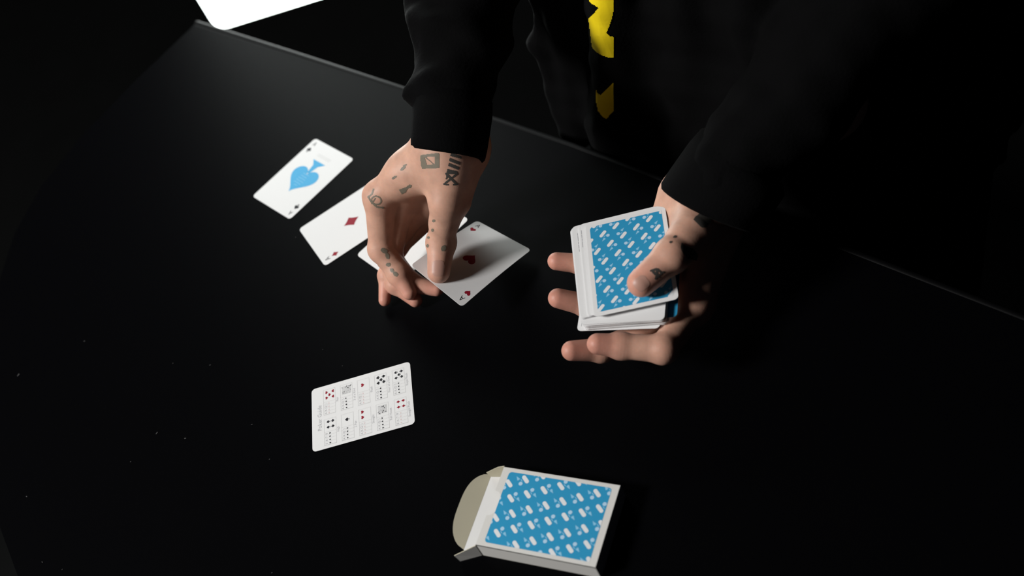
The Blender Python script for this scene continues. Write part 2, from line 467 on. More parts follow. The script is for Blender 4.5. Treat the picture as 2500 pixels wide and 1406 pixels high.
def clip(P, x0, y0, x1, y1):
    for ax, lim, sgn in ((0, x0, 1), (0, x1, -1), (1, y0, 1), (1, y1, -1)):
        out = []
        for i in range(len(P)):
            a, b = P[i], P[(i + 1) % len(P)]; da, db = sgn * (a[ax] - lim), sgn * (b[ax] - lim)
            if da >= 0: out.append(a)
            if (da >= 0) != (db >= 0):
                t = da / (da - db); out.append((a[0] + t * (b[0] - a[0]), a[1] + t * (b[1] - a[1])))
        P = out
        if len(P) < 3: return []
    return P

def back_motifs(x0, y0, x1, y1, ox, oy, scale, toxy):
    """square lattice of pill, berry and fin; (a, b) in mm along / across the back; alternate rows turned by 180 degrees"""
    out = []
    v1, v2 = np.array([11.4, 5.3]) * scale, np.array([5.3, -11.4]) * scale
    pa = np.array([7.2, -6.5]); pa /= np.linalg.norm(pa); pn = np.array([-pa[1], pa[0]])
    def blob(c, L, w, n=8):
        P = []
        for k, a0 in ((1, -PI / 2), (-1, PI / 2)):
            for i in range(n + 1):
                a = a0 + PI * i / n
                P.append(c + pa * (k * (L / 2 - w / 2)) + (pa * math.cos(a) + pn * math.sin(a)) * w / 2)
        return P
    for i in range(-9, 10):
        for j in range(-9, 10):
            c = np.array([ox, oy]) + i * v1 + j * v2; sg = 1 if j % 2 == 0 else -1
            if not (x0 - 12 < c[0] < x1 + 12 and y0 - 12 < c[1] < y1 + 12): continue
            s_ = scale
            shapes = [(blob(c, 7.6 * s_, 3.0 * s_), 'white')]
            b = c + sg * np.array([2.6, 4.0]) * s_
            shapes.append(([b + 1.55 * s_ * np.array([math.cos(t), math.sin(t)]) for t in np.linspace(0, 2 * PI, 15)[:-1]], 'blue4'))
            f = c + sg * np.array([5.9, 0.2]) * s_
            fx, fy = pa * sg, pn * sg
            shapes.append(([f + fx * 2.3 * s_, f - fx * 1.2 * s_ + fy * 1.3 * s_, f - fx * 1.7 * s_, f - fx * 1.2 * s_ - fy * 1.1 * s_], 'blue3'))
            st = c + sg * np.array([2.7, 1.3]) * s_
            shapes.append((blob(st, 2.4 * s_, 0.55 * s_, 3), 'blue3'))
            pp = Print(); ok = False
            for P, mk in shapes:
                Q = clip([tuple(p) for p in P], x0, y0, x1, y1)
                if len(Q) >= 3:
                    Q = [toxy(*p) for p in Q]
                    ar = sum(Q[i][0] * Q[(i + 1) % len(Q)][1] - Q[(i + 1) % len(Q)][0] * Q[i][1] for i in range(len(Q)))
                    if abs(ar) < 2e-8: continue
                    pp.poly(Q, mk); ok = True
            if ok: out.append(pp)
    return out

CW, CH, CT = 0.063, 0.088, 0.0003
def card_mesh(name, top='card'):
    """flat rounded card, x = width, y = height, top face at z = 0"""
    P = [(x - CW / 2, y - CH / 2) for x, y in rrect(CW, CH, 0.0035, 5)]; n = len(P)
    V = [(x, y, -CT) for x, y in P] + [(x, y, 0) for x, y in P]
    F = [list(range(n))[::-1], list(range(n, 2 * n))] + [(i, (i + 1) % n, n + (i + 1) % n, n + i) for i in range(n)]
    return mesh_py(name, V, F, [M[top], M['card'], M['edge']], [1, 0] + [2] * n)

def place(o, ctr, xdir, ydir):
    x = Vector(xdir).normalized(); y = Vector(ydir); y = (y - x * y.dot(x)).normalized(); z = x.cross(y)
    mw = Matrix.Identity(4)
    for i in range(3): mw[i][0], mw[i][1], mw[i][2], mw[i][3] = x[i], y[i], z[i], ctr[i]
    o.matrix_world = mw
    return o
LIFT = 0.00006

def ace_print(o, kind, color, big=None, fn=None):
    """corner indices and centre pip of an ace"""
    for sg in (1, -1):
        p = Print(); a = 0 if sg > 0 else PI
        suit(p, kind, -sg * 0.0252, sg * 0.0300, 0.0062, color, a); p.build('index_pip', o, LIFT, fn)
        p = Print(); text(p, 'A', -sg * 0.0252, sg * 0.0357, 0.0072, 'black' if color in ('black', 'red') else color, a, sx=0.85); p.build('index_letter', o, LIFT, fn)
    if big is None:
        p = Print(); suit(p, kind, 0, 0, 0.0135, color); p.build('centre_pip', o, LIFT, fn)

# --- cards on the table: y of a card points away from its long-edge direction e
def table_card(name, me, ctr, ang, z):
    e = Vector((math.cos(ang), math.sin(ang), 0)); n = Vector((-e.y, e.x, 0))
    o = link(name, me); place(o, (ctr[0], ctr[1], z + CT), n, -e)
    return o
flat = card_mesh('playing_card')
sp = tag(table_card('playing_card', flat, (-0.2864, 0.0215), 1.4675, 0.0001), 'ace of spades with a large blue spade lying on the table', 'playing card')
ace_print(sp, 'spade', 'black', big=True)
p = Print(); suit(p, 'spade', 0, 0.001, 0.040, 'blue2')
p.build('large_spade', sp, LIFT)['label'] = 'large sky-blue spade'
p = Print()
for k, (y, w) in enumerate(((0.0105, 5), (0.0075, 9), (0.0045, 11), (0.0015, 10), (-0.0015, 8), (-0.0045, 9))):
    x = -w / 2
    while x < w / 2:
        L = random.uniform(0.8, 2.0); p.line((x / 1000, y), ((x + L) / 1000, y + random.uniform(-.0004, .0004)), 0.0007, 'blue3'); x += L + 0.6
p.build('spade_lettering', sp, LIFT * 2)
p = Print()
for y in (-0.0285, -0.0305): p.line((-0.010, y), (0.010, y), 0.0005, 'lgrey')
p.build('small_print', sp, LIFT)
di = tag(table_card('playing_card', flat, (-0.1958, -0.0017), 1.1939, 0.0001), 'ace of diamonds lying on the table, partly behind the dealing fingers', 'playing card')
ace_print(di, 'diamond', 'red')
cl = tag(table_card('playing_card', flat, (-0.1240, 0.0076), 1.4156, 0.0001), 'ace of clubs on the table mostly hidden under the dealing hand', 'playing card')
ace_print(cl, 'club', 'black')

# --- poker guide card
gu = tag(table_card('guide_card', flat, (-0.0444, -0.1531), 0.7787, 0.0001), 'white guide card of small poker hand diagrams lying alone on the table', 'playing card')
p = Print(); text(p, 'Poker Guide', 0, 0.0355, 0.0050, 'grey'); p.build('title', gu, LIFT)
HANDS = [('High', 'spade', 4, 'black'), ('Pair', 'heart', 5, 'red'), ('2 Pair', 'spade', 1, 'black'), ('3 of a Kind', 'face', 0, 'black'),
         ('Straight', 'heart', 2, 'red'), ('Flush', 'heart', 1, 'red'), ('Full House', 'face', 0, 'black'), ('Four of a Kind', 'club', 5, 'black'),
         ('Straight Flush', 'diamond', 4, 'red'), ('Royal Flush', 'spade', 5, 'black')]
for i, (cap, kind, npip, colr) in enumerate(HANDS):
    row, colm = divmod(i, 2)
    cx, cy = (-0.0158, 0.0142)[colm], 0.0282 - 0.0152 * row - (0.0005 if row == 4 else 0)
    w, h = 0.0255, 0.0105
    p = Print()
    x0, x1, y0, y1 = cx - w / 2, cx + w / 2, cy - h / 2, cy + h / 2
    xm = x0 + w * 0.52
    p.frame(x0, y0, x1, y1, 0.00022, 'lgrey', 0)
    for k in range(5): p.line((x0 + (xm - x0) * k / 4.2 + 0.0003, y0), (x0 + (xm - x0) * k / 4.2 + 0.0003, y1), 0.00022, 'lgrey', 0)
    for k in range(4):                                                  # strip of small corner indices
        x = x0 + 0.0016 + (xm - x0) * k / 4.2
        text(p, 'AKQJ'[k] if npip != 4 else '5678'[k], x, y1 - 0.0028, 0.0027, 'grey', 0, 0.00001)
        suit(p, kind if kind not in ('face',) else ('spade', 'club', 'diamond', 'heart')[k], x, y1 - 0.0048, 0.0016, 'black' if colr == 'black' else 'pinkish', 0, 0.00001)
    fx, fw = (xm + x1) / 2 + 0.0003, x1 - xm
    if kind == 'face':                                                  # court-card figure as a block of small strokes
        p.poly([(fx - fw * .32, y0 + .0014), (fx + fw * .34, y0 + .0014), (fx + fw * .34, y1 - .0014), (fx - fw * .32, y1 - .0014)], 'lgrey', 0.00001)
        for k in range(26):
            ax, ay = random.uniform(-.30, .28) * fw, random.uniform(-.0036, .0034)
            p.line((fx + ax, cy + ay), (fx + ax + random.uniform(-.0016, .0016), cy + ay + random.uniform(-.0012, .0012)), random.uniform(.0003, .0007), random.choice(('grey', 'black', 'grey')), 0.00002)
    else:
        pos = {1: [(0, 0.0005)], 2: [(-.2, .0018), (.24, .0018)], 4: [(-.2, .0018), (.24, .0018), (-.2, -.0026), (.24, -.0026)],
               5: [(-.22, .0022), (.24, .0022), (0, -.0004), (-.22, -.0030), (.24, -.0030)]}[npip]
        for k, (px, py) in enumerate(pos):
            sz = 0.0033 if npip < 4 else 0.0029
            suit(p, kind, fx + px * fw, cy + py, sz if npip != 1 else 0.0036, colr, 0 if (py > -0.001 or npip == 1) else PI, 0.00001)
    d = p.build('hand_diagram', gu, LIFT)
    p = Print(); text(p, cap, cx, y0 - 0.0026, 0.0028, 'grey'); p.build('caption', gu, LIFT)

# --- ace of hearts held between thumb and fingers (slightly bowed)
HC = [Vector(v) for v in ((-0.0024, -0.0499, 0.0334), (-0.0012, 0.035, 0.0109), (-0.0627, 0.0385, 0.0176), (-0.0597, -0.0417, 0.0493))]
HCt = sum(HC, Vector()) / 4
def hearts_fn(x, y, z):
    a, b = 0.5 - y / CH, 0.5 + x / CW                                   # a along the long edge, b towards the left edge
    lo = HC[0].lerp(HC[1], a); hi = HC[3].lerp(HC[2], a); P = lo.lerp(hi, b)
    nrm = ((HC[1] - HC[0]).cross(HC[3] - HC[0])).normalized()
    return P + nrm * (z + 0.0016 * (1 - (2 * a - 1) ** 2)) - HCt
nx, ny = 10, 20; V = []; F = []; r = 0.0035
ys = np.linspace(-CH / 2, CH / 2, ny + 1)
ys = np.unique(np.concatenate([ys, CH / 2 - r * (1 - np.cos(np.linspace(0, PI / 2, 6))), -CH / 2 + r * (1 - np.cos(np.linspace(0, PI / 2, 6)))]))
for zz in (0, -CT):
    for y in ys:
        dy = max(0, abs(y) - (CH / 2 - r)); hw = CW / 2 - r + math.sqrt(max(0, r * r - dy * dy))
        for i in range(nx + 1): V.append(hearts_fn(-hw + 2 * hw * i / nx, y, zz))
nY = len(ys); lay = nY * (nx + 1)
for j in range(nY - 1):
    for i in range(nx):
        a = j * (nx + 1) + i; q = (a, a + 1, a + nx + 2, a + nx + 1)
        F.append(q); F.append(tuple(lay + k for k in q[::-1]))
bd = [i for i in range(nx + 1)] + [j * (nx + 1) + nx for j in range(1, nY)] + [(nY - 1) * (nx + 1) + i for i in range(nx - 1, -1, -1)] + [j * (nx + 1) for j in range(nY - 2, 0, -1)]
for k in range(len(bd)):
    a, b = bd[k], bd[(k + 1) % len(bd)]; F.append((b, a, lay + a, lay + b))
ht = link('playing_card', mesh_py('bowed_card', V, F, [M['card']], None, False)); ht.location = HCt
tag(ht, 'ace of hearts held between the thumb and fingers of the dealing hand', 'playing card')
ace_print(ht, 'heart', 'red', fn=hearts_fn)

# --- the deck in the other hand
LR = Vector((0.1782, 0.0085, 0.0722)); TR = Vector((0.1236, 0.0768, 0.0765)); LL = Vector((0.1306, -0.0309, 0.0705))
yd = (TR - LR).normalized(); xd = (LR - LL); xd = (xd - yd * xd.dot(yd)).normalized(); zd = xd.cross(yd)
topc = LR + yd * CH / 2 - xd * CW / 2
def deck_pose(dx, dy, rot, drop):
    """offset in mm within the deck plane, turn in degrees, height below the top card in mm"""
    a = math.radians(rot); x = xd * math.cos(a) + yd * math.sin(a); y = yd * math.cos(a) - xd * math.sin(a)
    return topc + xd * dx / 1000 + yd * dy / 1000 - zd * drop / 1000, x, y
def deck_card(me, dx, dy, rot, drop, label, group=None):
    o = link('playing_card', me); place(o, *deck_pose(dx, dy, rot, drop)); return tag(o, label, 'playing card', group)
def back_print(o, scale=0.935):
    x0, y0, x1, y1 = 3.6, 3.2, CH * 1000 - 3.6, CW * 1000 - 3.2        # (down, right) in mm
    toxy = lambda a, b: (b / 1000 - CW / 2, CH / 2 - a / 1000)
    p = Print(); p.poly([(x - (CW - .0064) / 2, y - (CH - .0072) / 2) for x, y in rrect(CW - .0064, CH - .0072, 0.003)], 'blue')
    bp = p.build('back_print', o, LIFT); bp['label'] = 'sky-blue printed back panel'
    for q in back_motifs(x0, y0, x1, y1, 13.0, 13.0, scale, toxy): q.build('motif', bp, LIFT * 2)
top = deck_card(flat, 0, 0, 0, 0, 'top card of the held deck with sky-blue patterned back, under the thumb', 'playing card')
back_print(top)
def fine_lines(o, xs, y0, y1, m='grey'):  # thin broken grey lines drawn along a card's long edge
    p = Print()
    for x in xs:
        y = y0
        while y < y1:
            L = random.uniform(.002, .006); p.line((x, y), (x, min(y + L, y1)), 0.00045, m); y += L + 0.0006
    p.build('fine_lines', o, LIFT)
FAN = [(-.4, .4), (-1.0, .9), (-1.5, 1.6), (-2.2, 2.2), (-3.0, 2.8), (-5.3, 3.6), (-5.6, 3.7), (-6.0, 3.9), (-6.4, 4.0), (-11.4, 4.4), (-11.7, 4.3), (-12.0, 4.5), (-12.3, 4.4), (-12.6, 4.5), (-12.9, 4.4)]
NF = len(FAN)                                                            # fanned upper cards
for i, (dx, dy) in enumerate(FAN):
    o = deck_card(flat, dx, dy, 1.2 * i / NF + random.uniform(-.15, .15), 0.35 + 0.36 * i,
                  'white-edged card in the fan just below the deck\'s top card', 'fanned cards of the held deck')
    if i == 9: fine_lines(o, (-CW / 2 + .0042,), 0.018, 0.037, 'grey'); o['label'] = 'wide-showing fanned card of the held deck with a thin broken grey line'; del o['group']
    if i == 5: fine_lines(o, (-CW / 2 + .0014,), 0.021, 0.038, 'grey'); o['label'] = 'fanned card of the held deck with a thin broken grey line close beside the blue back'; del o['group']
NB = 26                                                                  # squared block below the fan
for i in range(NB):
    d = 0.35 + 0.36 * NF + 0.34 * i
    blue = (i == 17)
    o = deck_card(card_mesh('blue_card', 'blue') if blue else flat, -4.4 + random.uniform(-.5, .5) + (8.2 if blue else 0), -6.4 + random.uniform(-.35, .35) + 0.05 * i + (3.4 if blue else 0),
                  -10.5 + random.uniform(-.8, .8) + 1.5 * (i / NB), d,
                  'blue card poking out on the right of the held deck' if blue else 'card in the squared white block at the bottom of the held deck', None if blue else 'squared block of the held deck')
o = deck_card(flat, -8.8, -6.0, -12.0, 0.35 + 0.36 * NF + 0.34 * NB, 'bottom card of the held deck, its corner sticking out on the left')
fine_lines(o, (-CW / 2 + .0030,), -0.040, -0.018)

# --- card box, empty and open, in the foreground
BO = Vector((0.1297, -0.2070, 0)); be = Vector((0.9503, 0.3115, 0)); bn = Vector((-0.3115, 0.9503, 0))
BL, BW, BH, BT = 0.0915, 0.0644, 0.0162, 0.0005
bx = tag(empty('card_box', BO), 'open empty card box with sky-blue patterned face lying on the table', 'box')
bx.matrix_world = Matrix((( be.x, bn.x, 0, BO.x), (be.y, bn.y, 0, BO.y), (0, 0, 1, 0), (0, 0, 0, 1)))
def sheet(name, P, nrm_pts, th, mo, mi, parent=bx):
    """flat panel: P outer outline in 3D, thickened along nrm"""
    n = Vector(nrm_pts).normalized(); k = len(P)
    A = [Vector(p) for p in P]; B = [p - n * th for p in A]
    me = mesh_py(name, A + B, [list(range(k)), list(range(k, 2 * k))[::-1]] + [(i, k + i, k + (i + 1) % k, (i + 1) % k) for i in range(k)], [mo, mi, mo], [0, 1] + [2] * k)
    return link(name, me, parent)
notch = [(0.0, BW)]
nc, nr = BW * 0.53, 0.0102
notch += [(0.0, nc + nr + 0.001)]
for t in np.linspace(PI / 2, -PI / 2, 13): notch.append((0.0072 * math.cos(t), nc + nr * math.sin(t)))
notch += [(0.0, nc - nr - 0.001), (0.0, 0.0)]
topP = [(BL, 0.0), (BL, BW)] + notch
sheet('top_panel', [(x, y, BH) for x, y in topP], (0, 0, 1), BT, M['box'], M['board'])
sheet('bottom_panel', [(0, 0, BT), (BL, 0, BT), (BL, BW, BT), (0, BW, BT)], (0, 0, 1), BT - 0.0001, M['board'], M['box'])
sheet('side_panel', [(0, 0, 0.0001), (0, 0, BH), (BL, 0, BH), (BL, 0, 0.0001)][::-1], (0, -1, 0), BT, M['box'], M['board'])
sheet('side_panel', [(0, BW, 0.0001), (0, BW, BH), (BL, BW, BH), (BL, BW, 0.0001)], (0, 1, 0), BT, M['box'], M['board'])
sheet('end_panel', [(BL, 0, 0.0001), (BL, 0, BH), (BL, BW, BH), (BL, BW, 0.0001)][::-1], (1, 0, 0), BT, M['box'], M['board'])
# lid hinged on the bottom panel, tuck flap standing up at its end, two dust flaps
lx, lz = -0.0148, 0.0016
sheet('lid', [(0, 0.0006, BT), (0, BW - 0.0006, BT), (lx, BW - 0.0006, lz), (lx, 0.0006, lz)], (0.07, 0, 1), BT, M['card'], M['box'])
TF = []
for k in range(33):
    t = k / 32; yy = 0.001 + (BW - 0.002) * t
    s_ = 0.0001 + 0.0150 * (1 - abs(2 * t - 1) ** 3.0) ** 0.6
    TF.append((yy, s_))
fd = Vector((-0.93, 0, 0.37))
front = [Vector((lx, y, lz)) + fd * s_ for y, s_ in TF]
sheet('tuck_flap', front, (0.37, 0, 0.93), BT, M['board'], M['box'])
sheet('dust_flap', [(0, BW, BH), (0, BW - 0.0003, 0.0008), (-0.0145, BW - 0.0035, 0.0022), (-0.0160, BW - 0.0038, 0.0085), (-0.0055, BW - 0.0012, BH - 0.0012)], (-0.25, -0.97, 0), BT, M['board'], M['box'])
sheet('dust_flap', [(0, 0, BH), (0, 0, 0.0008), (-0.0150, -0.0075, 0.0006), (-0.0165, -0.0078, 0.0095)], (-0.45, 0.9, 0), BT, M['board'], M['box'])
p = Print()
bx0, by0, bx1, by1 = 5.6, 3.6, BL * 1000 - 5.6, BW * 1000 - 3.6
ol = [(x / 1000 + bx0 / 1000, y / 1000 + by0 / 1000) for x, y in rrect(bx1 - bx0, by1 - by0, 2.5)]
p.poly(ol, 'blue2' if 0 else 'blue')
bpn = p.build('back_print', bx, BH + LIFT); bpn['label'] = 'sky-blue printed front panel'
for q in back_motifs(bx0, by0, bx1, by1, 13.8, 40.0, 1.0, lambda a, b: (a / 1000, b / 1000)): q.build('motif', bpn, BH + LIFT * 2)

# =================================================================== the dealer
person = tag(empty('person', (0.05, 0.30, FLOOR)), 'tattooed person in a black jacket dealing cards, deck in one hand', 'person')
PINV = Matrix.Translation((-0.05, -0.30, -FLOOR))
def pp(o): o.parent = person; o.matrix_parent_inverse = PINV; return o

# --- dealing hand (palm down, thumb on top of the ace of hearts)
wR = mm(-50, 34, 124)
iR = [mm(-103, -13, 87), mm(-99.5, -37, 46), mm(-81.3, -44.0, 30.0), mm(-67.2, -51.9, 20.0)]
rowR = np.array([-0.02, 0.75, -0.66])
mR = finger(iR[0] + mm(7, 13, -15), mm(-51.8, -35.8, 13.0), (.052, .029, .023), (-0.9, -0.4, 0.1))
gR = finger(iR[0] + mm(14, 26, -31), mm(-65.8, -51.3, 9.0), (.051, .030, .023), (-0.95, -0.2, 0.2))
kR = finger(iR[0] + mm(17, 32, -45), mm(-94.3, -62.5, 7.0), (.046, .026, .022), (-0.9, -0.1, 0.2))
tR = [mm(-38.0, 25.4, 114.0), mm(-35.3, 2.3, 93.0), mm(-43.4, -15.3, 57.0), mm(-34.8, -35.4, 45.5)]
palmR = [(wR + mm(-9, 40, 12), wR + mm(4, -6, -4), .0230, .0225, .01), (wR + mm(-9, 36, 4), wR + mm(-4, 12, -18), .020, .020, .012),
         (wR, iR[0], .0215, .0118, .012), (wR + mm(-2, 8, -6), mR[0], .021, .0125, .012), (wR + mm(-3, 12, -14), gR[0], .020, .012, .012), (wR + mm(0, 14, -20), kR[0], .021, .0135, .012),
         (wR + mm(2, 0, -2), tR[0], .0215, .0155, .014), (tR[0], tR[1], .0155, .0125, .012),
         (tR[0] * .6 + tR[1] * .4, iR[0] * .55 + wR * .45, .011, .013, .018),           # web between thumb and index
         (wR + mm(0, 8, -20), tR[1] + mm(0, 10, -12), .017, .009, .016)]
handR = build_hand((-.16, -.085, -.002), (.03, .125, .185), 0.0009, palmR,
                   [(iR, (.0122, .0112, .0098, .0064), .009), (mR, (.0115, .0103, .0084, .0058), .009), (gR, (.0110, .0098, .0085, .0060), .008),
                    (kR, (.0098, .0084, .0070, .0052), .008), (tR[1:2] + [tR[1] * .5 + tR[2] * .5, tR[2], tR[3]], (.0122, .0112, .0116, .0094), .010)], None)

# --- holding hand (palm up under the deck, thumb on its top card)
wL = mm(143, 108, 76)
iL = [mm(173.8, 27.3, 40.0), mm(177.6, -21.0, 47.0), mm(151.4, -35.1, 53.0), mm(139, -45, 61)]
mL = finger(mm(161, 34, 45), mm(117, -53, 49), (.050, .030, .024), (0.3, -0.3, -1))
gL = finger(mm(142, 45, 43), mm(78, -17, 49), (.046, .027, .024), (0.2, -0.2, -1))
kL = finger(mm(118, 62, 44), mm(55.5, 12.5, 49.5), (.038, .023, .021), (0.2, -0.2, -1))
tL = [mm(158, 92, 74), mm(161, 56, 82), mm(161.5, 31, 88), mm(152.5, 2.5, 84.5)]
palmL = [(wL + mm(60, 80, 34), wL + mm(0, 6, 0), .030, .027, .01), (wL + mm(-10, 2, -2), wL + mm(14, 4, 2), .021, .023, .012),
         (wL + mm(16, 0, -8), iL[0], .020, .0125, .012), (wL + mm(6, -4, -12), mL[0], .020, .012, .012), (wL + mm(-6, -6, -12), gL[0], .020, .0115, .012), (wL + mm(-18, -14, -9), kL[0], .019, .0115, .012),
         (wL + mm(6, -6, -2), tL[0] + mm(-1, -16, -4), .022, .0215, .014), (tL[0] + mm(-1, -16, -4), tL[1], .0205, .0140, .012),
         (tL[1] + mm(5, 6, -10), iL[0], .009, .010, .012)]
handL = build_hand((.03, -.085, .02), (.245, .215, .13), 0.0009, palmL,
                   [(iL, (.0118, .0104, .0092, .0078), .009), (mL, (.0115, .0100, .0090, .0076), .008), (gL, (.0110, .0098, .0088, .0077), .008),
                    (kL, (.0100, .0088, .0082, .0072), .008), (tL[1:2] + [tL[1] * .5 + tL[2] * .5, tL[2], tL[3]], (.0140, .0124, .0124, .0104), .010)], None)

# --- coarse rest of the body (under the clothes, and the head above the frame)
eR, sR, eL, sL = mm(-128, 262, 262), mm(-130, 345, 600), mm(262, 300, 235), mm(235, 345, 600)
B = Field((-.25, .12, -.05), (.36, .50, 1.06), 0.0075)
B.cone(mm(52, 335, 60), mm(52, 345, 560), .11, .12, .05); B.cone(sR, sL, .055, .055, .05)
B.cone(wR + mm(-12, 40, 24), eR, .026, .038, .02); B.cone(eR, sR, .040, .050, .02)
B.cone(wL + mm(50, 70, 30), eL, .026, .038, .02); B.cone(eL, sL, .040, .050, .02)
B.cone(mm(52, 350, 600), mm(52, 335, 760), .056, .052, .03)
B.ell(mm(52, 330, 860), (.075, .095, .115), k=.03); B.ell(mm(52, 275, 810), (.052, .050, .055), k=.03)
B.cone(mm(52, 238, 866), mm(52, 218, 838), .009, .013, .012)                    # nose
for s_ in (-1, 1):
    B.ell(mm(52 + s_ * 30, 240, 868), (.017, .012, .011), k=.012, cut=True)     # eye sockets
    B.ell(mm(52 + s_ * 30, 250, 868), (.012, .012, .011), k=.004)               # eyes
    B.ell(mm(52 + s_ * 78, 340, 855), (.010, .020, .032), k=.008)               # ears
B.ell(mm(52, 232, 804), (.024, .009, .006), k=.006); B.ell(mm(52, 233, 794), (.020, .009, .006), k=.006)

VR, FR = handR.mesh(); VL, FL = handL.mesh(); VB, FB = B.mesh()
Vb = np.concatenate([VR, VL, VB]); Fb = np.concatenate([FR, FL + len(VR), FB + len(VR) + len(VL)])
body_me = fast_mesh('body', Vb, Fb, M['skin'])
red = np.zeros(len(Vb), np.float32)
for J, r0 in ((iR, .7), (mR, .8), (gR, .8), (kR, .8), (tR, .35), (iL, .9), (mL, .9), (gL, .9), (kL, .9), (tL, .8)):
    for q, w, sg in ((J[3], 1.0, .013), (J[2], .45, .009), (J[1], .4, .010), (J[0], .3, .012)):
        d2 = ((Vb - np.array(q)) ** 2).sum(1); red = np.maximum(red, r0 * w * np.exp(-d2 / (2 * sg * sg)))
at_ = body_me.attributes.new('redness', 'FLOAT', 'POINT'); at_.data.foreach_set('value', red)
body = pp(link('body', body_me))
bvh_skin = BVHTree.FromPolygons([Vector(v) for v in np.concatenate([VR, VL])], [tuple(f) for f in np.concatenate([FR, FL + len(VR)])])

# --- jacket
J = Field((-.27, .04, -.12), (.42, .56, .76), 0.0038)
def torso(Fd):
    sl, X, Y, Z = Fd.sub(Fd.lo, Fd.lo + Fd.h * Fd.n)
    cy = 0.352 + 0.14 * np.clip(Z, 0, .3); hw = 0.195 + 0.05 * np.clip((Z - .1) / .4, 0, 1); hd = 0.172 + 0 * Z
    q = (np.abs((X - 0.070) / hw) ** 3.4 + np.abs((Y - cy) / hd) ** 3.4) ** (1 / 3.4)
    d = (q - 1) * 0.15
    d = np.maximum(d, Z - 0.62); d = np.maximum(d, -0.10 - Z)
    Fd.v = smin(Fd.v, d.astype(np.float32), 0.02)
torso(J)
# folds and hanging ridges of the jacket front
for a, b, r in ((mm(-76, 208, 160), mm(-92, 200, 75), .005), (mm(-92, 200, 75), mm(-86, 190, -30), .006), (mm(-62, 205, 120), mm(-74, 188, -30), .006),
                (mm(22, 202, 200), mm(-26, 182, -30), .014), (mm(85, 212, 200), mm(50, 190, -30), .010), (mm(140, 212, 200), mm(120, 190, -30), .010)):
    J.cone(a, b, r, r, .020)
J.cone(sR, sL, .075, .075, .05); J.cone(mm(52, 350, 620), mm(52, 345, 680), .085, .075, .04)
SLV = J.like()
cuR = wR + (wR - iR[0]) / np.linalg.norm(wR - iR[0]) * 0.004 + mm(4, -9, -7)
dR = (eR - cuR) / np.linalg.norm(eR - cuR)
cuL = wL + mm(8, -19, -4); dL = (eL - cuL) / np.linalg.norm(eL - cuL)
SLV.cone(cuR + dR * .036, eR, .0300, .056, .01); SLV.cone(eR, sR, .056, .072, .03)
SLV.cone(cuL + dL * .044, eL, .0365, .058, .01); SLV.cone(eL, sL, .058, .072, .03)
for k, (c, d, r) in enumerate(((.055, dR, .036), (.10, dR, .041), (.135, dR, .046), (.175, dR, .050))):  # rolled folds round the dealing arm
    q = cuR + d * c; SLV.ell(q + mm(-3, 0, -2 + 4 * (k % 2)), (r * .98 + .002, r * .98 + .002, .012), axes=(np.cross(d, [0, 0, 1]) / np.linalg.norm(np.cross(d, [0, 0, 1])), np.cross(np.cross(d, [0, 0, 1]), d) / np.linalg.norm(np.cross(d, [0, 0, 1])), d + np.array([.5, 0, .2]) * (1 if k % 2 else -1) * .5), k=.012)
J.v = smin(J.v, SLV.v, 0.012)
J.waves(0.0035, 0.075, 7, 11); J.waves(0.0012, 0.03, 6, 5)
VJ, FJ = J.mesh()
jk = pp(link('jacket', fast_mesh('jacket', VJ, FJ, M['cloth']))); jk['label'] = 'black jacket with long sleeves'
def cuff(c, d, side, ra, rb, L=.046, skew=0.0):
    """ribbed cuff round the wrist: an open double-walled band"""
    d = Vector(d); x = (Vector(side) - d * Vector(side).dot(d)).normalized(); y = d.cross(x); c = Vector(c)
    prof = [(0.034, -.0045), (0.004, -.0045), (0.0, -.0030), (-0.001, -.001), (0.0015, .0010), (0.008, .0018), (0.020, .0024), (0.034, .0030), (L, .0020), (L + .004, -.002)]
    n = 56; V = []; F = []
    for k, (h_, o_) in enumerate(prof):
        for i in range(n):
            a = 2 * PI * i / n; rib = 0.0005 * (i % 2) if o_ > -.002 else 0
            hh = h_ + (skew * math.cos(a) + 0.0012 * math.sin(2 * a + 1)) * max(0, 1 - abs(h_) / L)
            V.append(c + d * hh + x * math.cos(a) * (ra + o_ + rib) + y * math.sin(a) * (rb + o_ + rib))
    for k in range(len(prof) - 1):
        for i in range(n): F.append((k * n + i, k * n + (i + 1) % n, (k + 1) * n + (i + 1) % n, (k + 1) * n + i))
    o = link('cuff', mesh_py('cuff', V, F, [M['cloth']], None, True), jk)
    o.matrix_parent_inverse = Matrix.Identity(4); return o
cuff(cuR, dR, (1, 0, 0), .0290, .0285, .046, -.003)
cuff(cuL, dL, (1, -0.35, 0), .0390, .0330, .046, .010)
bvh_j = BVHTree.FromPolygons([Vector(v) for v in VJ], [tuple(f) for f in FJ])

T = Field((-.20, .14, FLOOR - .01), (.32, .50, -.04), 0.010)
for s_ in (-1, 1):
    x = 0.055 + s_ * 0.095
    T.cone((x, .345, -.12), (x + s_ * .015, .335, -.42), .105, .075, .03); T.cone((x + s_ * .015, .335, -.42), (x + s_ * .02, .345, FLOOR + .06), .075, .058, .02)
VT, FT = T.mesh(); pp(link('trousers', fast_mesh('trousers', VT, FT, M['trouser'])))
for s_ in (-1, 1):
    T = Field((-.25, .10, FLOOR - .01), (.40, .46, FLOOR + .16), 0.007); x = 0.055 + s_ * 0.115
    T.cone((x, .355, FLOOR + .042), (x + s_ * .02, .215, FLOOR + .034), .042, .034, .02); T.cone((x, .345, FLOOR + .05), (x, .345, FLOOR + .10), .045, .045, .02)
    T.v = np.maximum(T.v, (FLOOR - T.sub(T.lo, T.lo + T.h * T.n)[3]).astype(np.float32))
    Vs, Fs = T.mesh(); pp(link('shoe', fast_mesh('shoe', Vs, Fs, M['metal'])))
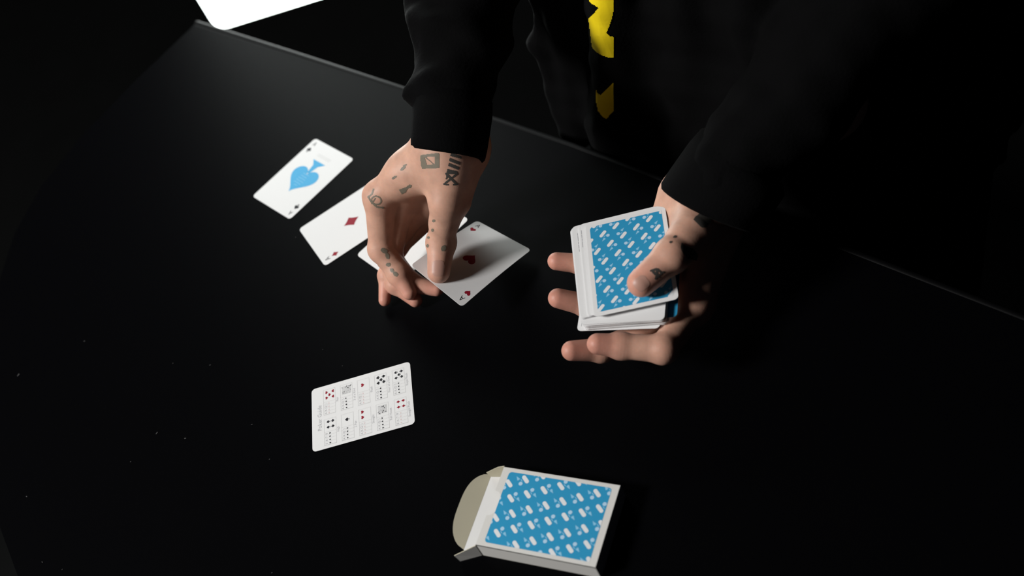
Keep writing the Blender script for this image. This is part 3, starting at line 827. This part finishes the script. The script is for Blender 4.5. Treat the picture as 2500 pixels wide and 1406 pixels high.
T = Field((-.08, .20, .80), (.18, .47, 1.02), 0.006); T.ell(mm(52, 340, 872), (.082, .100, .118), k=.01); T.ell(mm(52, 245, 830), (.075, .075, .085), k=.02, cut=True)
Vs, Fs = T.mesh(); pp(link('hair', fast_mesh('hair', Vs, Fs, M['hair'])))

# --- inked and printed shapes laid on the curved skin and cloth
def inside(P, x, y):
    c = False; n = len(P)
    for i in range(n):
        (x0, y0), (x1, y1) = P[i], P[(i + 1) % n]
        if (y0 > y) != (y1 > y) and x < (x1 - x0) * (y - y0) / (y1 - y0) + x0: c = not c
    return c
def seg_d(a, b, x, y):
    dx, dy = b[0] - a[0], b[1] - a[1]; t = max(0, min(1, ((x - a[0]) * dx + (y - a[1]) * dy) / (dx * dx + dy * dy + 1e-9)))
    return math.hypot(x - a[0] - t * dx, y - a[1] - t * dy)
def surface_print(name, m, polys, strokes, bvh, step, lift, holes=(), deep=0.012):
    """cover the surface with small quads wherever a polygon or stroke, seen along the lines of sight, falls"""
    pts = [p for P in polys for p in P] + [p for s_ in strokes for p in s_[0]]; w = max([s_[1] for s_ in strokes] + [0])
    x0, x1 = min(p[0] for p in pts) - w, max(p[0] for p in pts) + w; y0, y1 = min(p[1] for p in pts) - w, max(p[1] for p in pts) + w
    V, F, ix = [], [], {}
    def vert(i, j):
        if (i, j) not in ix:
            d = ray_dir(x0 + i * step, y0 + j * step); h = bvh.ray_cast(CO, d)
            ix[(i, j)] = None
            if h[0] is not None:
                n = h[1] if h[1].dot(d) < 0 else -h[1]
                ix[(i, j)] = (len(V), h[3]); V.append(h[0] + n * lift)
        return ix[(i, j)]
    for i in range(int((x1 - x0) / step) + 1):
        for j in range(int((y1 - y0) / step) + 1):
            x, y = x0 + (i + .5) * step, y0 + (j + .5) * step
            ok = any(inside(P, x, y) for P in polys) or any(any(seg_d(a, b, x, y) < s_[1] / 2 for a, b in zip(s_[0], s_[0][1:])) for s_ in strokes)
            if not ok or any(inside(P, x, y) for P in holes): continue
            q = [vert(i, j), vert(i, j + 1), vert(i + 1, j + 1), vert(i + 1, j)]
            if None in q or max(a[1] for a in q) - min(a[1] for a in q) > deep: continue
            F.append([a[0] for a in q])
    if not F: return None
    return pp(link(name, mesh_py(name, V, F, [m], None, True)))
def circle(cx, cy, rx, ry=None, rot=0, n=18):
    ry = ry or rx
    return [(cx + rx * math.cos(t) * math.cos(rot) - ry * math.sin(t) * math.sin(rot), cy + rx * math.cos(t) * math.sin(rot) + ry * math.sin(t) * math.cos(rot)) for t in np.linspace(0, 2 * PI, n + 1)]
def tattoo(polys=(), strokes=(), holes=(), m='ink', label=None):
    o = surface_print('tattoo', M[m], list(polys), list(strokes), bvh_skin, 1.25, 0.00018, holes)
    if o and label: o['label'] = label
TAT = True
if TAT:
    tattoo([[(1026, 380), (1031, 378), (1070, 373), (1072.5, 376), (1073, 410), (1031, 412), (1028, 404)]], [([(1038, 384), (1058, 400)], 2)], [[(1037.5, 384.5), (1052, 396), (1058, 401.5), (1042, 402)], [(1040, 383), (1062, 382), (1062, 400.5), (1060, 400.5)]], 'inkfaded', 'square picture tattoo on back of hand')
    bars = [[(1106, 361), (1128, 366), (1130, 372), (1103, 369)], [(1101, 373), (1126, 381), (1127, 388), (1099, 381)], [(1098, 385), (1124, 396), (1123, 403), (1096, 393)], [(1096, 397), (1121, 408), (1119, 415), (1094, 405)],
            [(1092, 412), (1116, 418), (1117, 426), (1090, 424)]]
    tattoo(bars, [([(1090, 424), (1112, 447)], 6), ([(1116, 424), (1086, 448)], 5), ([(1084, 449), (1094, 451)], 4), ([(1107, 451), (1117, 449)], 4), ([(1092, 428), (1090, 436)], 4)], (), 'ink', 'roman numeral tattoo above thumb')
    tattoo([circle(984, 411, 8, 3.5, -.7), circle(963, 433, 7, 3, -.6)], [([(985, 405), (992, 402)], 3)], (), 'inkfaded')
    tattoo([[(974, 463), (992, 456), (1000, 450), (1006, 452), (1003, 458), (996, 460), (990, 470), (981, 474)]], (), (), 'inkfaded')
    tattoo((), [(circle(919, 489, 12, 10, .3), 3.4), ([(899, 480), (906, 492), (920, 505), (936, 507)], 4), ([(912, 462), (908, 474), (900, 480)], 3.5), ([(908, 497), (916, 484)], 3)], (), 'inkfaded', 'ring tattoo on knuckle')
    tattoo([circle(938, 612, 9, 6, .5), circle(946, 625, 5, 8, -.3), circle(948, 646, 6, 5), circle(957, 660, 6, 4.5, .8), circle(966, 669, 7, 5, .8)], (), (), 'inkfaded', 'faded marks along index finger')
    tattoo([circle(1059, 539, 4, 3.5), circle(1056, 562, 3.5, 4), circle(1046, 580, 3, 3), circle(1044, 600, 3.5, 4), circle(1083, 606, 6, 8, .4)], (), (), 'inkfaded')
    tattoo([[(1712, 517), (1724, 511), (1741, 522), (1733, 530), (1736, 540), (1722, 556), (1712, 555), (1705, 549), (1693, 536), (1697, 530)], [(1727, 494), (1738, 492), (1753, 505), (1757, 518), (1746, 522), (1722, 509)]], (), (), 'ink', 'solid dark tattoo near wrist')
    tattoo([[(1664, 592), (1672, 600), (1690, 606), (1705, 622), (1700, 636), (1680, 632), (1668, 620), (1661, 605)], circle(1648, 578, 5, 3, -.4), circle(1638, 591, 4, 3, -.3)], (), (), 'ink')
    tattoo((), [([(1590, 661), (1602, 657), (1604, 668), (1601, 680)], 6), ([(1594, 664), (1608, 676)], 6), ([(1606, 657), (1614, 666), (1620, 664)], 5), ([(1604, 676), (1614, 668)], 5)], (), 'ink', 'dark letter tattoo on thumb')
# nails
def nail(u, v, du, dv, w, L):
    """nail plate centred at the pixel (u, v), long axis (du, dv), width / length in pixels"""
    k = math.hypot(du, dv); a = (du / k, dv / k); b = (-a[1], a[0])
    P = []
    for t in np.linspace(0, 2 * PI, 25)[:-1]:
        c, s_ = math.cos(t), math.sin(t); x = math.copysign(abs(c) ** .6, c) * L / 2; y = math.copysign(abs(s_) ** .6, s_) * w / 2
        P.append((u + a[0] * x + b[0] * y, v + a[1] * x + b[1] * y))
    surface_print('fingernail', M['nail'], [P], [], bvh_skin, 1.6, 0.00012)
nail(1070, 655, 0, 1, 30, 40)
nail(1566, 692, -0.75, 0.62, 34, 36)
# yellow print down the jacket front
Y1 = [(1436, -8), (1440, 2), (1448, 10), (1463, 18.5), (1438, 45), (1446, 113), (1454, 124), (1469, 134), (1487, 140), (1499, 141), (1499, 90), (1488, 87), (1481, 79), (1492, 50), (1499, 20), (1499, -8)]
Y2 = [(1456, 217), (1459, 225), (1467, 231), (1497, 201), (1499, 268), (1480, 290), (1470, 283), (1461, 270), (1457, 250)]
for P in (Y1, Y2):
    surface_print('jacket_print', M['yellow'], [P], [], bvh_j, 2.0, 0.0006, (), 0.03)['label'] = 'yellow lettering down the jacket front'
